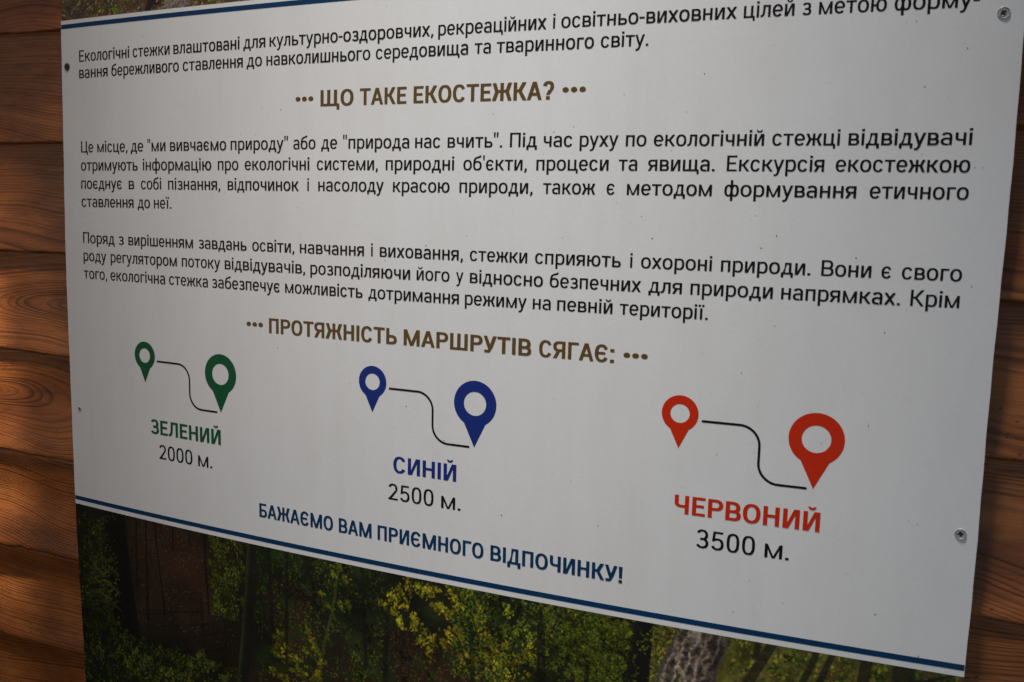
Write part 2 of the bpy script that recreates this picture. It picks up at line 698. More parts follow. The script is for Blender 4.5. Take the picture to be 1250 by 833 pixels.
    if c == 'ж':
        w = 590 if low else 720
        m = w / 2
        V(m - S / 2)
        g.R(m - S * 1.5, h * .46, m + S * 1.5, h * .46 + T)
        g.D(m - S * 2.0, h * .48, 8, h, S * 1.12)
        g.D(m + S * .88, h * .48, w - 8 - S * 1.12, h, S * 1.12)
        g.D(0, 0, m - S * 1.95, h * .55, S * 1.12)
        g.D(w - S * 1.12, 0, m + S * .83, h * .55, S * 1.12)
        return w, 8, 8
    if c == 'з':
        w = 352 if low else 440
        g.E(w * .02, h * .5 - T * .5, w * .95, h + o, 158, -90, 2.3)
        g.E(0, -o, w, h * .5 + T * .5, 90, -158, 2.3)
        g.R(w * .30, h * .5 - T * .5, w * .55, h * .5 + T * .5)
        return w, 24, br * .8
    if c == 'у':
        w = 392 if low else 470
        if low:
            g.D(w * .49 - S * .48, 20, w - S, h, S * .98)
            g.PL([(w * .51, 30), (w * .43, -80), (w * .36, -135), (w * .26, -166), (w * .08, -168)], (S + T) * .48)
            g.D(w * .49 - S * .46, 20, 0, h, S * .98)
        else:
            g.D(w * .50 - S * .40, h * .24, w - S * 1.04, h, S * 1.04)
            g.PL([(w * .51, h * .27), (w * .45, h * .13), (w * .38, h * .075), (w * .27, T * .52), (w * .08, T * .5)], (S + T) * .5)
            g.D(w * .50 - S * .55, h * .24, 0, h, S * 1.04)
        return w, 8, 8
    if c == 'ф':
        w = 540
        g.E(0, -o, w / 2 + S * .5, h + o, 0, 360, 2.3)
        g.E(w / 2 - S * .5, -o, w, h + o, 0, 360, 2.3)
        V(w / 2 - S / 2, -205, 745)
        return w, br, br
    if c == 'х':
        w = 396
        g.D(0, 0, w - S * 1.12, h, S * 1.12)
        g.D(w - S * 1.12, 0, 0, h, S * 1.12)
        return w, 8, 8
    if c == 'ц':
        w = 366 if low else 460
        V(0)
        V(w - S)
        Hb(0, 0, w + S * .62)
        g.R(w - S * .12, -135 if low else -160, w + S * .76, T * .6)
        return w + S * .76, bs, 14
    if c == 'ч':
        w = 340 if low else 430
        V(w - S)
        g.R(0, h * .62, S, h)
        r = h * .58
        g.E(0, h * .34, r, h * .92, 180, 270, 2.5)
        g.R(r / 2, h * .34, w - S * .5, h * .34 + T)
        return w, 46, bs
    if c in 'шщ':
        w = 548 if low else 650
        V(0)
        V(w / 2 - S / 2)
        V(w - S)
        if c == 'ш':
            Hb(0, 0, w)
            return w, bs, bs
        Hb(0, 0, w + S * .62)
        g.R(w - S * .12, -135 if low else -160, w + S * .76, T * .6)
        return w + S * .76, bs, 14
    if c == 'ю':
        w = 560
        V(0)
        Hb(h / 2 - T * .45, 0, 230)
        g.E(178, -o, w, h + o, 0, 360, 2.28)
        return w, bs, br
    if c == 'я':
        w = 366 if low else 446
        V(w - S)
        g.DB(0, h * .39, w, h, flip=w)
        g.D(0, 0, w * .30, h * .44, S * 1.10)
        return w, 14, bs
    if c in 'ії':
        if c == 'і' or not low:
            w = S
            V(0)
            if low:
                g.R(-4, h + 78, S + 4, h + 78 + S + 6)
            return w, bs, bs
        w = 236
        V(w / 2 - S / 2)
        for x in (0, w - S):
            g.R(x, h + 78, x + S, h + 78 + S)
        return w, 10, 10
    if c in '0235':
        h = 711
        w = 386
        if c == '0':
            g.E(0, -o, w, h + o, 0, 360, 2.6)
        elif c == '2':
            Hb(0, 0, w)
            g.E(2, h * .42, w * .96, h + o, 163, -22, 2.2)
            g.D(8, T * .5, w * .96 - S * 1.12, h * .60, S * 1.25, S * 1.02)
        elif c == '3':
            g.E(w * .02, h * .5 - T * .5, w * .95, h + o, 160, -90, 2.3)
            g.E(0, -o, w, h * .5 + T * .5, 90, -160, 2.3)
            g.R(w * .32, h * .5 - T * .5, w * .55, h * .5 + T * .5)
        else:
            Hb(h - T, w * .14, w * .92)
            g.D(w * .06, h * .46, w * .14, h, S * .92)
            g.E(-4, -o, w, h * .645, 128, -160, 2.3)
        return w, 42, 42
    if c == '.':
        g.R(0, 0, S * 1.12, T * 1.2)
        return S * 1.12, 40, 40
    if c == ',':
        g.quad([(S * .35, T * 1.25), (S * 1.35, T * 1.25), (S * 1.30, -10), (S * .62, -118), (0, -86), (S * .38, 0)])
        return S * 1.3, 26, 36
    if c == ':':
        g.R(0, 0, S * 1.12, T * 1.2)
        g.R(0, 430, S * 1.12, 430 + T * 1.2)
        return S * 1.12, 40, 40
    if c == '"':
        for x in (0, 128):
            g.D(x + 8, 500, x, 750, S * .62, S * .86)
        return 128 + S * .86, 34, 34
    if c == "'":
        g.D(8, 500, 0, 750, S * .62, S * .86)
        return S * .86, 30, 30
    if c == '-':
        g.R(0, 238, 210, 238 + T)
        return 210, 16, 16
    if c == '!':
        g.D(S * .12, 205, 0, 711, S * .86, S * 1.1)
        g.R(0, 0, S * 1.1, T * 1.2)
        return S * 1.1, 44, 44
    if c == '?':
        w = 380
        g.E(0, 300, w, 720, 172, -48, 2.3)
        g.D(w * .5 - S * .62, 190, w * .62 - S * .3, 385, S * .98, S * 1.2)
        g.R(w * .5 - S * .62, 0, w * .5 + S * .45, T * 1.2)
        return w, 26, 26
    if c == '•':
        d = 190
        n = 20
        b = [(d / 2 + d / 2 * math.cos(i * 2 * math.pi / n), 355 + d * .56 * math.sin(i * 2 * math.pi / n)) for i in range(n)]
        g.quad(b)
        return d, 28, 28
    raise ValueError(ch)


def set_word(Vo, Fo, word, x0, x1, Y, cap, sv, sh):
    """sets a word so that its ink runs from x0 to x1 (metres)"""
    g = Pen(sv, sh)
    x = 0.0
    prev = None
    for ch in word:
        b = len(g.V)
        w, l, r = glyph(ch, g)
        x = 0.0 if prev is None else x + prev + l
        g.V[b:] = [(vx + x, vy, k) for vx, vy, k in g.V[b:]]
        x += w
        prev = r
    sy = cap / 711.0
    sx = (x1 - x0) / x
    if word == 'і':          # a lone upright keeps its own width
        sx, x0 = sy * 1.12, (x0 + x1) / 2 - x * sy * 0.56
    b = len(Vo)
    for vx, vy, k in g.V:
        X, y = x0 + vx * sx, Y + vy * sy
        Vo.append((X, y, float(zb(X, y)) + 0.00012 + (k % 40) * 3e-6))
    Fo += [tuple(i + b for i in f) for f in g.F]


LINES = [
    ('L1', -0.1469, [('Екологічні', -0.6, 70.9), ('стежки', 75.7, 124.6), ('влаштовані', 129.3, 209.6), ('для', 214.1, 239.1), ('культурно-оздоровчих,', 243.7, 408.8), ('рекреаційних', 413.4, 506.9), ('і', 512.2, 514.1), ('освітньо-виховних', 518.9, 650.8), ('цілей', 655.6, 690.2), ('з', 695.3, 701.4), ('метою', 706.4, 750.0), ('форму-', 754.8, 806.7)]),
    ('L2', -0.163, [('вання', -0.9, 40.7), ('бережливого', 46.0, 136.3), ('ставлення', 141.2, 213.6), ('до', 218.1, 235.5), ('навколишнього', 240.4, 349.4), ('середовища', 354.8, 440.8), ('та', 446.4, 460.7), ('тваринного', 465.7, 545.8), ('світу.', 551.1, 587.7)]),
    ('P1', -0.2363, [('Це', 0.1, 18.3), ('місце,', 24.1, 67.0), ('де', 71.7, 88.9), ('"ми', 94.4, 118.4), ('вивчаємо', 124.3, 194.2), ('природу"', 199.4, 264.9), ('або', 270.7, 294.6), ('де', 300.6, 317.4), ('"природа', 323.3, 388.8), ('нас', 394.3, 418.2), ('вчить".', 424.5, 473.1), ('Під', 479.7, 502.7), ('час', 508.2, 532.1), ('руху', 537.7, 568.3), ('по', 574.1, 589.9), ('екологічній', 595.4, 675.2), ('стежці', 680.8, 726.2), ('відвідувачі', 731.8, 809.2)]),
    ('P2', -0.2544, [('отримують', -0.7, 81.0), ('інформацію', 88.0, 176.1), ('про', 184.0, 208.6), ('екологічні', 216.0, 288.1), ('системи,', 296.2, 358.6), ('природні', 366.4, 430.9), ("об'єкти,", 439.3, 494.8), ('процеси', 502.8, 561.5), ('та', 569.3, 583.8), ('явища.', 592.0, 641.4), ('Екскурсія', 650.0, 717.1), ('екостежкою', 724.6, 809.5)]),
    ('P3', -0.2725, [('поєднує', -1.0, 59.0), ('в', 68.1, 75.8), ('собі', 85.0, 112.2), ('пізнання,', 121.2, 186.8), ('відпочинок', 195.7, 277.0), ('і', 285.9, 288.2), ('насолоду', 297.8, 364.8), ('красою', 373.8, 427.3), ('природи,', 436.3, 500.3), ('також', 509.0, 551.8), ('є', 560.7, 567.4), ('методом', 576.6, 640.3), ('формування', 649.2, 739.4), ('етичного', 748.1, 810.0)]),
    ('P4', -0.2906, [('ставлення', -1.0, 74.5), ('до', 80.0, 96.9), ('неї.', 102.2, 125.3)]),
    ('Q1', -0.3273, [('Поряд', -0.0, 46.6), ('з', 52.2, 59.8), ('вирішенням', 66.2, 152.5), ('завдань', 159.5, 218.0), ('освіти,', 224.5, 272.2), ('навчання', 278.3, 345.9), ('і', 352.5, 355.3), ('виховання,', 361.8, 440.9), ('стежки', 447.2, 497.7), ('сприяють', 504.3, 574.5), ('і', 581.4, 583.7), ('охороні', 590.1, 643.3), ('природи.', 649.9, 712.7), ('Вони', 720.0, 753.1), ('є', 759.6, 766.2), ('свого', 772.7, 810.3)]),
    ('Q2', -0.3454, [('роду', -0.1, 34.0), ('регулятором', 40.3, 131.4), ('потоку', 137.8, 186.1), ('відвідувачів,', 191.6, 284.1), ('розподіляючи', 289.8, 391.9), ('його', 398.0, 429.1), ('у', 435.1, 441.8), ('відносно', 447.7, 511.7), ('безпечних', 517.4, 591.0), ('для', 596.8, 622.2), ('природи', 628.5, 687.9), ('напрямках.', 693.7, 772.9), ('Крім', 779.5, 810.2)]),
    ('Q3', -0.3635, [('того,', -0.3, 34.5), ('екологічна', 39.4, 115.5), ('стежка', 120.7, 170.7), ('забезпечує', 175.6, 256.4), ('можливість', 261.9, 344.9), ('дотримання', 350.8, 438.2), ('режиму', 443.6, 498.4), ('на', 503.6, 518.9), ('певній', 524.2, 569.4), ('території.', 575.0, 642.4)]),
    ('T1', -0.2, [('•••', 272.8, 291.9), ('ЩО', 299.4, 333.4), ('ТАКЕ', 339.7, 385.2), ('ЕКОСТЕЖКА?', 391.9, 515.1), ('•••', 522.0, 541.0)]),
    ('T2', -0.4015, [('•••', 217.2, 236.6), ('ПРОТЯЖНІСТЬ', 243.5, 379.7), ('МАРШРУТІВ', 386.4, 503.6), ('СЯГАЄ:', 510.2, 572.3), ('•••', 579.6, 598.8)]),
    ('G1', -0.5144, [('ЗЕЛЕНИЙ', 91.0, 183.7)]),
    ('G2', -0.5392, [('2000', 102.0, 146.6), ('м.', 154.0, 172.2)]),
    ('B1', -0.5144, [('СИНІЙ', 377.3, 438.7)]),
    ('B2', -0.5392, [('2500', 372.4, 417.3), ('м.', 424.7, 443.1)]),
    ('R1', -0.5144, [('ЧЕРВОНИЙ', 624.7, 731.1)]),
    ('R2', -0.5392, [('3500', 642.5, 686.4), ('м.', 693.5, 711.0)]),
    ('W1', -0.5781, [('БАЖАЄМО', 229.6, 314.0), ('ВАМ', 320.3, 355.2), ('ПРИЄМНОГО', 361.4, 465.3), ('ВІДПОЧИНКУ!', 471.7, 586.0)])
]
STYLE = {'T1': (0.0137, 124, 106, M_BROWN, 'brown bold heading asking what an eco trail is'),
         'T2': (0.0137, 124, 106, M_BROWN, 'brown bold heading about the length of the routes'),
         'G1': (0.0147, 122, 106, M_GREEN, 'green route name'), 'B1': (0.0147, 122, 106, M_BLUE, 'blue route name'),
         'R1': (0.0147, 122, 106, M_RED, 'red route name'),
         'G2': (0.0145, 88, 78, M_BLACK, 'distance under the green route name'),
         'B2': (0.0145, 88, 78, M_BLACK, 'distance under the blue route name'),
         'R2': (0.0145, 88, 78, M_BLACK, 'distance under the red route name'),
         'W1': (0.0135, 124, 106, M_NAVY, 'navy bold wish above the lower stripe')}
for key, Y, words in LINES:
    cap, sv, sh, mat, lab = STYLE.get(key, (0.0112, 93, 80, M_BLACK, None))
    V, F = [], []
    for w, a, b in words:
        set_word(V, F, w, a / 1000.0, b / 1000.0, Y, cap, sv, sh)
    part('lettering', V, F, mat, False, lab)


# ------------------------------------------------------------------ map pins and route lines
def pin(tipx, tipy, rad, hole, mat, label):
    """ring head with a pointed foot whose flanks leave the head with a small corner"""
    height = rad * 2.08 if rad < 0.017 else rad * 2.02
    cy = tipy + PINH[rad]
    V, F = [], []
    n = 72
    for i in range(n):
        a = 2 * math.pi * i / n
        for r in (rad, (rad + hole) / 2, hole):
            V.append((tipx + r * math.cos(a), cy + r * math.sin(a)))
    for i in range(n):
        a, b = 3 * i, 3 * ((i + 1) % n)
        F.append((a, b, b + 1, a + 1))
        F.append((a + 1, b + 1, b + 2, a + 2))
    k = len(V)
    ax = rad * 0.575
    ay = -math.sqrt(rad * rad - ax * ax)
    ins = 0.955
    V += [(tipx - ax * ins, cy + ay * ins), (tipx - ax * .35, cy - hole - (rad - hole) * .25), (tipx + ax * .35, cy - hole - (rad - hole) * .25),
          (tipx + ax * ins, cy + ay * ins), (tipx, tipy)]
    F += [(k, k + 4, k + 1), (k + 1, k + 4, k + 2), (k + 2, k + 4, k + 3)]
    out = []
    for i, (x, y) in enumerate(V):
        out.append((x, y, float(zb(x, y)) + 0.00012 + (6e-6 if i >= k else 0)))
    return part('map_pin', out, F, mat, False, label)


PINH = {0.0140: 0.0270, 0.0194: 0.0371}


def route(dx, label):
    pts = [(0.6429, -0.4406), (0.652, -0.44055)]
    ctr = [(0.6429, -0.4404), (0.6640, -0.4404), (0.6855, -0.4404), (0.6855, -0.4618), (0.6855, -0.4828), (0.7040, -0.4828), (0.7193, -0.4828)]
    path = []

    def seg(a, b, n):
        for i in range(n):
            t = i / n
            path.append((a[0] + (b[0] - a[0]) * t, a[1] + (b[1] - a[1]) * t))

    def arc(cx, cy, r, a0, a1, n=18):
        for i in range(n + 1):
            a = R(a0 + (a1 - a0) * i / n)
            path.append((cx + r * math.cos(a), cy + r * math.sin(a)))
    y1, y2, xm, r = -0.4404, -0.4827, 0.6852, 0.0150
    seg((0.6429, y1), (xm - r, y1), 4)
    arc(xm - r, y1 - r, r, 90, 0)
    arc(xm + r, y2 + r, r, 180, 270)
    seg((xm + r, y2), (0.7195, y2), 4)
    path.append((0.7195, y2))
    w = 0.00092
    V, F = [], []
    n = len(path)
    P2 = []
    for i, p in enumerate(path):
        a = path[max(0, i - 1)]
        b = path[min(n - 1, i + 1)]
        ddx, ddy = b[0] - a[0], b[1] - a[1]
        l = math.hypot(ddx, ddy) or 1
        P2.append((p, (-ddy / l, ddx / l)))
    for (p, nrm) in P2:
        for s in (1, -1):
            X, Y = p[0] + nrm[0] * w * s + dx, p[1] + nrm[1] * w * s
            V.append((X, Y, float(zb(X, Y)) + 0.00012))
    for i in range(n - 1):
        q = 2 * i
        F.append((q, q + 1, q + 3, q + 2))
    for p in (path[0], path[-1]):         # round ends
        b = len(V)
        for i in range(12):
            a = 2 * math.pi * i / 12
            X, Y = p[0] + w * math.cos(a) + dx, p[1] + w * math.sin(a)
            V.append((X, Y, float(zb(X, Y)) + 0.000123))
        F.append(tuple(range(b, b + 12)))
    return part('route_line', V, F, M_BLACK, False, label)


for nm, x, mat in (('green', 0.0854, M_GREEN), ('blue', 0.3557, M_BLUE), ('red', 0.6255, M_RED)):
    pin(x, -0.4631, 0.0140, 0.0073, mat, 'small %s map pin' % nm)
    pin(x + 0.0992, -0.4826, 0.0194, 0.01015, mat, 'large %s map pin' % nm)
    route(x - 0.6255, 'black curved line between the two %s map pins' % nm)


# ------------------------------------------------------------------ printed forest pictures
rng = np.random.default_rng(7)
RES = 0.60          # mm per printed dot


class Canvas:
    def __init__(s, x0, x1, y0, y1):
        s.x0, s.x1, s.y0, s.y1 = x0, x1, y0, y1       # millimetres
        s.nx = int((x1 - x0) / RES) + 1
        s.ny = int((y1 - y0) / RES) + 1
        s.X, s.Y = np.meshgrid(np.linspace(x0, x1, s.nx), np.linspace(y0, y1, s.ny))
        s.C = np.zeros((s.ny, s.nx, 3))

    def win(s, x0, x1, y0, y1):
        i0 = int(np.clip((x0 - s.x0) / RES, 0, s.nx)); i1 = int(np.clip((x1 - s.x0) / RES + 2, 0, s.nx))
        j0 = int(np.clip((y0 - s.y0) / RES, 0, s.ny)); j1 = int(np.clip((y1 - s.y0) / RES + 2, 0, s.ny))
        return slice(j0, j1), slice(i0, i1)

    def blend(s, sl, a, col):
        a = np.clip(a, 0, 1)[..., None]
        s.C[sl] = s.C[sl] * (1 - a) + np.asarray(col) * a

    def blob(s, x, y, rx, ry, col, k=1.0, hard=1.0):
        sl = s.win(x - 2.2 * rx, x + 2.2 * rx, y - 2.2 * ry, y + 2.2 * ry)
        d = ((s.X[sl] - x) / rx) ** 2 + ((s.Y[sl] - y) / ry) ** 2
        s.blend(sl, k * np.exp(-d ** hard), col)

    def leaf(s, x, y, l, w, ang, col, k=1.0):
        sl = s.win(x - l, x + l, y - l, y + l)
        dx, dy = s.X[sl] - x, s.Y[sl] - y
        c, d = math.cos(ang), math.sin(ang)
        u, v = (dx * c + dy * d) / l, (-dx * d + dy * c) / w
        q = 1 - (u * u + v * v * (1 + 0.8 * u))
        s.blend(sl, np.clip(q * 2.2, 0, 1) * k, col)

    def limb(s, pts, w0, w1, col, edge=None, k=1.0, tex=0.0):
        """tapering trunk through pts with a lit edge"""
        for a in range(len(pts) - 1):
            (xa, ya), (xb, yb) = pts[a], pts[a + 1]
            wa = w0 + (w1 - w0) * a / (len(pts) - 1)
            wb = w0 + (w1 - w0) * (a + 1) / (len(pts) - 1)
            m = max(wa, wb) * 1.6
            sl = s.win(min(xa, xb) - m, max(xa, xb) + m, min(ya, yb) - .6, max(ya, yb) + .6)
            dx, dy = xb - xa, yb - ya
            L2 = dx * dx + dy * dy
            t = np.clip(((s.X[sl] - xa) * dx + (s.Y[sl] - ya) * dy) / L2, 0, 1)
            px, py = s.X[sl] - xa - t * dx, s.Y[sl] - ya - t * dy
            dist = np.hypot(px, py)
            w = (wa + (wb - wa) * t) / 2
            al = np.clip((w - dist) / 0.7 + .5, 0, 1) * k
            s.blend(sl, al, col)
            if edge is not None:
                side = np.clip(-px / (w + 1e-6), 0, 1) ** 2
                s.blend(sl, al * side * .8, edge)

    def speckle(s, x0, x1, y0, y1, n, cols, l=(0.6, 1.6), k=(.3, .9), dens=None):
        for _ in range(n):
            x, y = rng.uniform(x0, x1), rng.uniform(y0, y1)
            if dens is not None and rng.random() > dens(x, y):
                continue
            c = np.array(cols[rng.integers(len(cols))]) * rng.uniform(.6, 1.3)
            L = rng.uniform(*l)
            s.leaf(x, y, L, L * rng.uniform(.4, .8), rng.uniform(0, 3.14), c, rng.uniform(*k))

    def spray(s, x, y, r, n, cols, L=(1.3, 2.6), droop=-1.2, light=1.0):
        """a few leafy twigs leaving one point: dark leaves first, lit ones over them"""
        tw = [(rng.uniform(-.5, .5) + (droop if rng.random() < .6 else rng.uniform(0, 6.28)), rng.uniform(.6, 1.5) * r) for _ in range(3)]
        for q in range(n):
            a, ln = tw[rng.integers(3)]
            d = ln * (rng.random() * 1.2 - .25)
            f = (q / n) ** 1.5
            px = x + d * math.cos(a) + rng.normal() * (.5 + .16 * r)
            py = y + d * math.sin(a) + rng.normal() * (.5 + .16 * r)
            c = np.array(cols[rng.integers(len(cols))]) * (0.14 + 0.80 * f) * light * rng.uniform(.55, 1.6)
            l = rng.uniform(*L)
            s.leaf(px, py, l, l * rng.uniform(.34, .56), a + (1 if rng.random() < .5 else -1) * rng.uniform(.3, 1.1), c, .95)

    def field(s, sc, seed, octs=4):
        """smooth value noise over the canvas"""
        g = np.random.default_rng(seed)
        out = np.zeros_like(s.X)
        amp = 1.0
        for o_ in range(octs):
            n = 64
            G = g.random((n, n))
            fx, fy = (s.X / sc) % n, (s.Y / sc) % n
            i, j = fx.astype(int), fy.astype(int)
            u, v = fx - i, fy - j
            u, v = u * u * (3 - 2 * u), v * v * (3 - 2 * v)
            i1, j1 = (i + 1) % n, (j + 1) % n
            out += amp * ((G[j, i] * (1 - u) + G[j, i1] * u) * (1 - v) + (G[j1, i] * (1 - u) + G[j1, i1] * u) * v)
            amp *= .5
            sc /= 2.1
        return out / 1.9

    def build(s, label):
        X, Y = s.X / 1000, s.Y / 1000
        ex = lambda r: (XR if r else XL) + 0.0004 * np.sin(Y * 23 + (1.3 if r else 0.2)) + 0.00015 * np.sin(Y * 121)
        t = (s.X - s.x0) / (s.x1 - s.x0)
        X = ex(0) + 0.00008 + t * (ex(1) - ex(0) - 0.00016)
        n = X.size
        co_ = np.empty((n, 3))
        co_[:, 0] = X.ravel()
        co_[:, 1] = -(zb(X, Y) + 0.00010).ravel()
        co_[:, 2] = Y.ravel() + H
        idx = np.arange(n).reshape(X.shape)
        q = np.stack([idx[:-1, :-1], idx[:-1, 1:], idx[1:, 1:], idx[1:, :-1]], -1).reshape(-1, 4)
        me = bpy.data.meshes.new('forest_picture')
        me.vertices.add(n)
        me.vertices.foreach_set('co', co_.ravel())
        me.loops.add(q.size)
        me.loops.foreach_set('vertex_index', q.ravel().astype(np.int32))
        me.polygons.add(len(q))
        me.polygons.foreach_set('loop_start', np.arange(0, q.size, 4, dtype=np.int32))
        me.update(calc_edges=True)
        me.polygons.foreach_set('use_smooth', np.ones(len(q), bool))
        ca = me.color_attributes.new('print', 'FLOAT_COLOR', 'POINT')
        rgba = np.ones((n, 4))
        rgba[:, :3] = np.clip(s.C, 0.0015, 1).reshape(-1, 3)
        ca.data.foreach_set('color', rgba.ravel())
        me.materials.append(M_PRINT)
        me.validate()
        o = bpy.data.objects.new('forest_picture', me)
        COL.objects.link(o)
        o.parent = board
        o.matrix_parent_inverse = BI
        o['label'] = label
        return o


YG = [(.30, .34, .020), (.22, .30, .022), (.38, .36, .022), (.16, .24, .02)]
YL = [(.46, .40, .02), (.40, .38, .02), (.30, .33, .02), (.52, .36, .02)]
GR = [(.10, .19, .030), (.14, .23, .034), (.07, .15, .03), (.18, .25, .04)]
DG = [(.030, .060, .016), (.020, .045, .014), (.045, .075, .016)]
FE = [(.16, .22, .022), (.20, .26, .022), (.11, .18, .02)]
BR = [(.16, .075, .03), (.11, .055, .028), (.20, .10, .04), (.22, .13, .06)]


def paint_lower():
    c = Canvas(XL * 1000 + .5, XR * 1000 - .5, -894.0, -606.9)
    f1, f2, f3 = c.field(40, 1), c.field(12, 2), c.field(90, 3)
    base = np.array([.014, .013, .008])
    c.C[:] = base * (0.5 + f1[..., None])
    # rusty forest floor seen between the trunks
    for x, y, rx, ry, k in ((110, -640, 60, 50, .9), (150, -650, 30, 50, .7), (268, -672, 24, 20, .8), (425, -690, 50, 26, .9), (622, -630, 16, 40, 1), (360, -720, 60, 30, .5),
                            (560, -690, 50, 25, .5), (80, -700, 60, 22, .3), (250, -760, 60, 40, .5)):
        c.blob(x, y, rx, ry, (.050, .022, .012), k)
    c.speckle(40, 210, -720, -607, 2600, BR, (.4, 1.1), (.15, .7), lambda x, y: .75 * math.exp(-((x - 125) / 60) ** 2))
    c.speckle(240, 300, -710, -640, 500, BR, (.5, 1.4), (.2, .7))
    c.speckle(360, 520, -740, -655, 1500, BR, (.5, 1.5), (.15, .6))
    c.speckle(600, 640, -700, -607, 800, BR + YG, (.5, 1.6), (.3, .9))
    # soft dark bushes
    for _ in range(300):
        x, y = rng.uniform(220, 620), rng.uniform(-760, -607)
        c.blob(x, y, rng.uniform(3, 9), rng.uniform(3, 8), np.array(DG[rng.integers(3)]) * rng.uniform(.4, 1.0), .5)
    # big dark trunk on the left and thin ones
    c.limb([(33, -600), (35, -640), (38, -690), (44, -740)], 30, 42, (.008, .007, .005))
    for p in ([(80, -600), (79, -650), (78, -715)], [(92, -600), (96, -650), (103, -705)], [(66, -600), (63, -700)], [(118, -606), (117, -632)],
              [(160, -604), (161, -650), (163, -690)], [(139, -606), (141, -622)]):
        c.limb(p, 2.6, 2.0, (.009, .007, .005), k=.9)
    # rail fence in the dark
    for p in ([(31, -722), (60, -712), (100, -704), (120, -698)], [(77, -704), (120, -698), (155, -690), (184, -682), (198, -675)],
              [(29, -740), (80, -733), (118, -727), (150, -716), (183, -704), (197, -691)], [(60, -728), (118, -713), (155, -703), (190, -690)],
              [(76, -748), (118, -742), (160, -730), (184, -722)]):
        c.limb(p, 2.2, 2.2, (.011, .009, .007), (.024, .018, .013), k=.55)
    for x, y0, y1 in ((76, -690, -748), (118, -690, -748), (153, -676, -738), (182, -668, -722), (100, -694, -716)):
        c.limb([(x, y0), (x + 1.5, y1)], 2.6, 3.0, (.010, .008, .006), k=.6)
    # dark and mid leaves in the middle and right
    def mass(x0, x1, y0, y1, n, cols, light, L=(1.0, 2.0), dr=-1.1):
        for _ in range(n):
            x, y = rng.uniform(x0, x1), rng.uniform(y0, y1)
            c.spray(x, y, rng.uniform(2.5, 6), 13, cols, L, dr, light * rng.uniform(.4, 1.1))
    mass(222, 300, -680, -607, 95, GR, .34)
    mass(318, 372, -668, -612, 70, GR, .22)
    mass(330, 420, -760, -660, 40, GR, .12)
    mass(165, 214, -690, -607, 95, YG, .42)
    mass(436, 600, -672, -607, 250, GR + YG, .34)
    mass(436, 620, -730, -650, 150, GR + YG, .20)
    # fern cluster at the left edge
    for _ in range(120):
        x, y = rng.uniform(-29, 26), rng.uniform(-745, -620)
        if x > 8 and y > -665:
            continue
        a = rng.uniform(-.4, .9)
        br = math.exp(-((x - 8) ** 2 / 500 + (y + 690) ** 2 / 1500))
        for t in np.linspace(0, 1, 15):
            px, py = x + t * 13 * math.cos(a), y + t * 13 * math.sin(a) - 3 * t * t
            for sg in (-1, 1):
                col = np.array(FE[rng.integers(3)]) * (.10 + .62 * br * rng.random()) * rng.uniform(.7, 1.2)
                c.leaf(px, py, 2.2 * (1 - .6 * t), .6, a + sg * .9, col, .9)
    # undergrowth along the bottom left
    mass(-27, 120, -830, -738, 190, GR, .42, (1.2, 2.4), .3)
    mass(20, 215, -800, -742, 170, YG + GR, .40, (1.2, 2.6), .4)
    mass(-27, 330, -894, -800, 260, GR, .40, (1.4, 3.0), .3)
    mass(120, 330, -840, -770, 110, GR + YG, .34, (1.2, 2.6), .3)
    mass(330, 834, -894, -720, 700, GR + YG, .32, (1.4, 2.8), -.6)
    for x, y in ((55, -756), (70, -762), (147, -738), (160, -744), (132, -752), (40, -775), (98, -770), (175, -755)):
        c.spray(x, y, 9, 30, [(.17, .23, .04), (.20, .25, .04)], (1.4, 3.2), .4, .75)
    # tree between
    c.limb([(221, -600), (217, -650), (211, -700), (204, -750), (200, -800)], 11, 15, (.013, .013, .009), (.060, .072, .024))
    # slender sapling with yellow-green tufts
    c.limb([(320, -604), (317, -637), (312, -659), (305, -684), (299, -710), (296, -740)], 2.2, 3.2, (.05, .055, .015), (.12, .13, .03))
    for x, y, r in ((320, -611, 8), (314, -618, 6), (326, -622, 5), (307, -651, 5), (321, -649, 5), (329, -644, 4), (300, -640, 3)):
        c.spray(x, y, r, 46, YG, (1.0, 2.0), -.6, .62)
    for _ in range(52):
        x = rng.uniform(240, 300)
        y = -700 - rng.uniform(0, 45) + 8 * math.sin(x / 9)
        c.spray(x, y, 4.5, 20, YG + YL, (1.1, 2.2), -.2, rng.uniform(.4, .95))
    for x, y in ((285, -680), (288, -690), (280, -702), (270, -712), (252, -690), (258, -700), (246, -712)):
        c.spray(x, y, 5, 26, YG + YL, (1.1, 2.2), -.2, .8)
    # hanging yellow leaves, and the masses right of them
    for x, y, r in ((392, -611, 7), (403, -612, 7), (412, -614, 6), (421, -613, 5), (384, -620, 7), (376, -628, 6), (366, -636, 5), (378, -642, 5), (385, -652, 4),
                    (390, -634, 6), (398, -642, 5), (400, -650, 4), (410, -656, 6), (404, -664, 5), (415, -668, 6), (418, -660, 5), (428, -660, 5), (434, -650, 6), (441, -646, 5), (446, -650, 4),
                    (432, -636, 5), (425, -628, 5), (419, -629, 4), (434, -612, 6), (440, -621, 5), (452, -608, 6), (460, -615, 6), (464, -624, 5), (459, -634, 5), (466, -642, 6),
                    (473, -648, 5), (478, -658, 6), (468, -664, 5), (456, -668, 5), (446, -671, 4), (486, -664, 6), (488, -650, 5), (486, -634, 6), (488, -618, 6), (500, -630, 7), (508, -640, 6),
                    (506, -652, 6), (497, -660, 6), (481, -670, 7), (492, -678, 9), (504, -684, 8)):
        c.spray(x, y, r * 1.6, 40, YL if (x < 450 or y < -640) else YG, (1.1, 2.1), -1.1, rng.uniform(.6, 1.5))
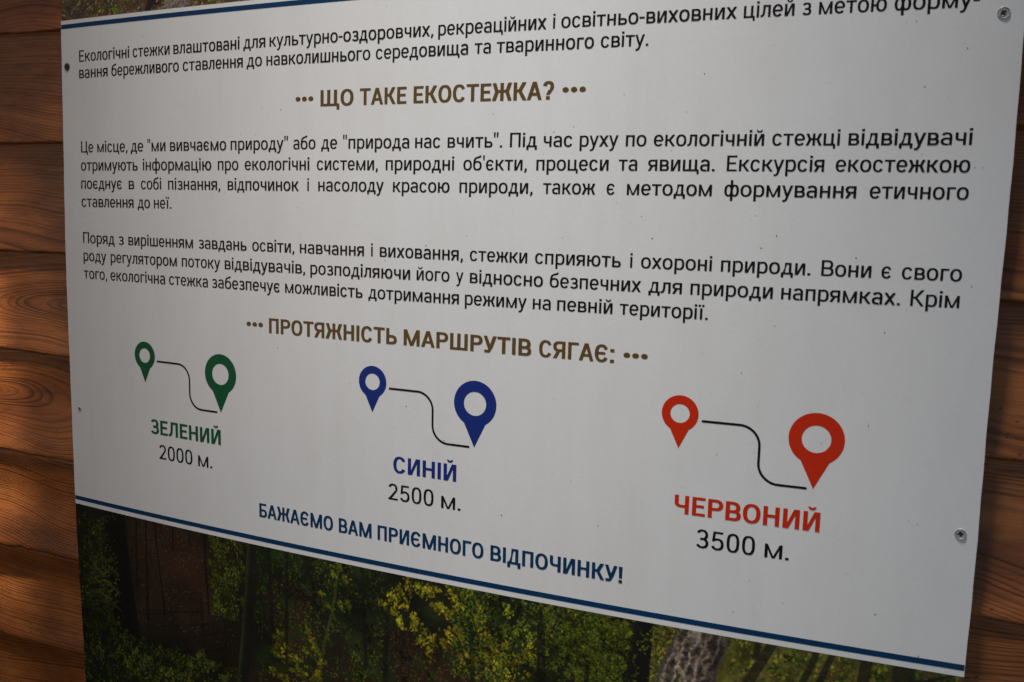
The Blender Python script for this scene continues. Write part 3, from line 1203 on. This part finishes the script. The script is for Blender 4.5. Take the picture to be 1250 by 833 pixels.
    for _ in range(210):
        x, y = rng.uniform(520, 594), rng.uniform(-668, -606)
        if y < -640 and x < 545 and rng.random() < .7:
            continue
        c.spray(x, y, 4, 20, YG, (1.0, 1.9), -.9, rng.uniform(.3, .85) * (1.1 if x > 555 else .8))
    # dark trunk, bright litter, then the big rough trunk
    c.limb([(605, -600), (604, -640), (601, -680), (598, -740)], 15, 17, (.010, .009, .007), (.020, .016, .012))
    c.speckle(612, 640, -690, -606, 900, BR + YG + YL, (.6, 1.8), (.3, .9))
    c.limb([(653, -596), (649, -620), (640, -650), (628, -690), (620, -740)], 38, 52, (.085, .070, .058))
    sl = c.win(600, 680, -760, -600)
    bx = c.X[sl] + (c.Y[sl] + 606) * -.30
    u_, v_ = bx / 3.2 + 2.2 * c.field(14, 11)[sl], c.Y[sl] / 11
    q_ = np.abs(np.sin(u_ * 1.3 + 1.6 * c.field(6, 14)[sl] * 2) * np.cos(v_ * 1.1 + u_ * .5 + 3 * c.field(8, 13)[sl]))
    rid = (1 - q_) ** 2.2 * .55 + .75 * c.field(2.6, 12)[sl] ** 1.5
    inside = np.zeros_like(rid)
    pts = [(653, -596), (649, -620), (640, -650), (628, -690), (620, -740)]
    for a in range(4):
        (xa, ya), (xb, yb) = pts[a], pts[a + 1]
        t = np.clip((c.Y[sl] - ya) / (yb - ya), 0, 1)
        ok = (c.Y[sl] <= ya) & (c.Y[sl] >= yb)
        w = 19 + (a + t) * 1.7
        off = (c.X[sl] - (xa + (xb - xa) * t)) / w
        inside = np.where(ok, np.clip((1 - abs(off)) * 8, 0, 1), inside)
    lit = np.clip(1.15 - .55 * np.abs((bx - 646) / 16), .25, 1.1)
    shade = np.stack([.020 + .60 * rid ** 2.0 * lit, .016 + .45 * rid ** 2.0 * lit, .013 + .35 * rid ** 2.0 * lit], -1)
    a_ = inside[..., None]
    c.C[sl] = c.C[sl] * (1 - a_) + shade * a_
    # sunny grass and leaning stems on the right
    sl = c.win(664, 840, -700, -606)
    g = (c.field(14, 21)[sl] * .9 + .35 * c.field(3, 22)[sl])[..., None]
    m = np.clip((c.X[sl] - (672 + (c.Y[sl] + 606) * .3)) / 3, 0, 1)[..., None]
    c.C[sl] = c.C[sl] * (1 - m) + m * (np.array([.15, .14, .024]) * g ** 1.7 * 1.5)
    c.speckle(672, 834, -700, -607, 2600, YG + BR + DG, (.7, 2.2), (.3, .9))
    for _ in range(60):
        c.spray(rng.uniform(700, 834), rng.uniform(-690, -607), 4, 16, YG + GR, (1.0, 2.0), .2, rng.uniform(.2, .9))
    for p, w in (([(693, -600), (692, -620)], 4.5), ([(706, -600), (697, -620), (686, -644)], 7), ([(737, -600), (730, -624), (722, -645)], 4.5),
                 ([(748, -600), (740, -626), (732, -650)], 4.5), ([(770, -600), (768, -630), (764, -660)], 8), ([(795, -600), (795, -640), (792, -680)], 15),
                 ([(830, -606), (815, -613), (800, -618)], 2.2)):
        c.limb(p, w, w * 1.15, (.020, .016, .010), (.045, .038, .018), k=.85)
    # fine sunlit foliage everywhere between the trunks
    for x0_, x1_, y0_, y1_, n_, k_ in ((225, 372, -760, -607, 2600, .30), (165, 214, -690, -607, 1300, .5), (436, 600, -690, -607, 3800, .55), (330, 600, -760, -680, 2400, .35),
                                       (-27, 215, -830, -742, 4200, .45), (-27, 36, -745, -612, 1100, .35), (600, 640, -700, -607, 700, .5)):
        fl = c.field(11, int(n_) % 97, 3)
        for _ in range(n_):
            x, y = rng.uniform(x0_, x1_), rng.uniform(y0_, y1_)
            jj, ii = int((y - c.y0) / RES), int((x - c.x0) / RES)
            if not (0 <= jj < c.ny and 0 <= ii < c.nx):
                continue
            v_ = fl[jj, ii]
            if v_ < .42 or abs(x - 211) < 9:
                continue
            col = np.array((YG + GR)[rng.integers(8)]) * k_ * rng.uniform(.3, 2.0) * (v_ + .3)
            l_ = rng.uniform(.7, 1.7)
            c.leaf(x, y, l_, l_ * .5, rng.normal() * .8 - 1, col, .85)
    for p, w in (([(240, -604), (243, -690)], 4), ([(262, -604), (259, -720)], 3), ([(345, -606), (349, -700)], 3.4), ([(372, -640), (368, -740)], 5),
                 ([(455, -640), (460, -740)], 4), ([(519, -625), (521, -700)], 7), ([(560, -650), (556, -740)], 4), ([(500, -604), (497, -624)], 3)):
        c.limb(p, w, w * 1.2, (.010, .009, .007), (.020, .018, .012), k=.75)
    # printing turns the deep shade slightly milky
    c.C = c.C * (0.7 + .6 * c.field(2.0, 31, 2)[..., None]) * (0.5 + 1.1 * c.field(34, 33, 2)[..., None]) + .003
    return c.build('forest picture along the lower edge of the board')


def paint_upper():
    c = Canvas(XL * 1000 + .5, XR * 1000 - .5, -105.0, 158.0)
    f = c.field(16, 41)[..., None]
    c.C[:] = np.array([.17, .105, .050]) * f ** 1.3
    sl = c.win(-30, 840, -106, -20)
    for _ in range(520):
        x, y = rng.uniform(-28, 834), rng.uniform(-106, -30)
        k = rng.random()
        c.spray(x, y, rng.uniform(2, 5), 15, YG if k < .6 else GR, (1.0, 2.1), .2, rng.uniform(.3, 1.2))
    c.speckle(-28, 834, -106, -30, 9000, BR + [(.38, .25, .18), (.42, .20, .08), (.05, .04, .02)], (.6, 1.6), (.3, .9))
    for p, w in (([(96, -106), (103, -92), (112, -70)], 8), ([(-8, -106), (25, -88)], 1.2), ([(300, -110), (310, -20)], 16), ([(520, -110), (515, -20)], 26)):
        c.limb(p, w, w, (.012, .010, .008))
    c.C *= 1.6
    c.speckle(118, 150, -106, -90, 200, [(.38, .30, .28), (.30, .24, .22)], (.8, 2.0), (.3, .8))
    for _ in range(500):
        x, y = rng.uniform(-28, 834), rng.uniform(-30, 158)
        c.spray(x, y, rng.uniform(5, 12), 16, GR + YG, (2.0, 4.5), -.5, rng.uniform(.2, .9))
    c.C = c.C * (0.75 + .5 * c.field(2.0, 32, 2)[..., None]) + .003
    return c.build('forest picture along the upper edge of the board')


paint_lower()
paint_upper()


# ------------------------------------------------------------------ screws and dirt
def lathe(cx, cy, prof, n=40):
    V, F = [], []
    z0 = float(zb(cx, cy))
    for i in range(n):
        a = 2 * math.pi * i / n
        for r, z in prof:
            V.append((cx + r * math.cos(a), cy + r * math.sin(a), z0 + z))
    m = len(prof)
    for i in range(n):
        for j in range(m - 1):
            a, b = i * m + j, ((i + 1) % n) * m + j
            F.append((a, b, b + 1, a + 1))
    return V, F


def screw(cx, cy, mat, rot, size, label, cross=True):
    s = size
    prof = [(.0000, .0002), (.0010, .0001), (.0014, .0004), (.0018, .0006), (.0026, .00065), (.0029, .0005), (.0031, .0002), (.0033, .0005),
            (.0036, .0009), (.0040, .0007), (.0042, .00005), (.0042, -.0003)]
    V, F = lathe(cx, cy, [(r * s, z * s) for r, z in prof[::-1]])
    o = part('screw', V, F, mat, True, label)
    if cross:
        V, F = [], []
        z0 = float(zb(cx, cy))
        for q in range(4):
            a = rot + q * math.pi / 2
            u, v = (math.cos(a), math.sin(a)), (-math.sin(a), math.cos(a))
            b = len(V)
            for (l, w, z) in ((.0002, .00070, .0007), (.0021, .00048, .00072), (.0021, -.00048, .00072), (.0002, -.00070, .0007)):
                V.append((cx + (u[0] * l + v[0] * w) * s, cy + (u[1] * l + v[1] * w) * s, z0 + z * s + .00002))
            F.append((b, b + 3, b + 2, b + 1))
        n = 12
        b = len(V)
        for i in range(n):
            a = 2 * math.pi * i / n
            V.append((cx + .0010 * s * math.cos(a), cy + .0010 * s * math.sin(a), z0 + .00078 * s))
        F.append(tuple(range(b, b + n)))
        p = mesh_obj('recess_shade', V, F, M_DARK, o)  # flat dark cross laid on the head, slot shade put into its colour
    return o


screw(0.8212, -0.1515, M_STEEL, R(32), 0.95, 'bright cross-head screw at the upper right corner')
screw(0.8236, -0.5027, M_STEEL, R(8), 0.92, 'bright cross-head screw near the lower right corner')
screw(-0.0187, -0.1509, M_RUST, R(20), 0.92, 'dark weathered screw at the upper left')
screw(-0.0140, -0.5020, M_CAP, R(50), 0.62, 'small white painted screw at the lower left')

SPECKS = [(90.2, -128.4), (235.9, -199.6), (256.9, -201.6), (464.4, -210.0), (618.6, -211.5), (571.1, -197.6), (516.3, -224.7), (532.1, -221.2), (763.3, -154.7), (769.3, -154.4), (801.6, -173.2), (777.7, -197.6), (609.2, -239.5), (588.8, -288.1), (597.7, -304.5), (677.7, -309.1), (688.0, -300.0), (690.8, -364.9), (764.7, -364.9), (32.4, -418.7), (253.3, -414.6), (565.0, -391.0), (389.8, -454.2), (524.0, -434.5), (654.6, -464.8), (480.9, -537.3), (728.4, -447.9), (426.6, -480.0), (524.6, -495.8), (540.8, -499.8), (564.6, -533.7), (784.7, -469.7), (751.5, -542.6), (-16.6, -493.9), (369.0, -536.4), (515.1, -509.3), (669.1, -401.0), (630.2, -184.6), (406.5, -316.3), (443.4, -307.1), (812.3, -251.2), (817.2, -251.2), (367.1, -330.2), (583.1, -344.8), (742.4, -313.8), (816.7, -330.3), (435.3, -255.7), (758.8, -432.1), (795.9, -499.4), (803.8, -596.7), (673.3, -586.1), (773.0, -570.4)]
V, F = [], []
rs = random.Random(5)
extra = [(rs.uniform(-20, 828), rs.uniform(-590, -120), rs.uniform(.13, .30)) for _ in range(110)]
for x, y, r in [(x, y, rs.uniform(.28, .58)) for x, y in SPECKS] + extra:
    n = 7
    b = len(V)
    st = rs.uniform(.45, 1.0)
    a0 = rs.uniform(0, 3.14)
    V.append((x / 1000, y / 1000, float(zb(x / 1000, y / 1000)) + .00034))
    for i in range(n):
        a = 2 * math.pi * i / n
        u, v = r * math.cos(a) * rs.uniform(.7, 1.2), r * st * math.sin(a) * rs.uniform(.7, 1.2)
        X, Y = (x + u * math.cos(a0) - v * math.sin(a0)) / 1000, (y + u * math.sin(a0) + v * math.cos(a0)) / 1000
        V.append((X, Y, float(zb(X, Y)) + .00013))
    F += [(b, b + 1 + i, b + 1 + (i + 1) % n) for i in range(n)]
o = part('dirt_specks', V, F, M_DIRT, False, 'tiny dark specks of dirt on the white sheet')
o['kind'] = 'stuff'
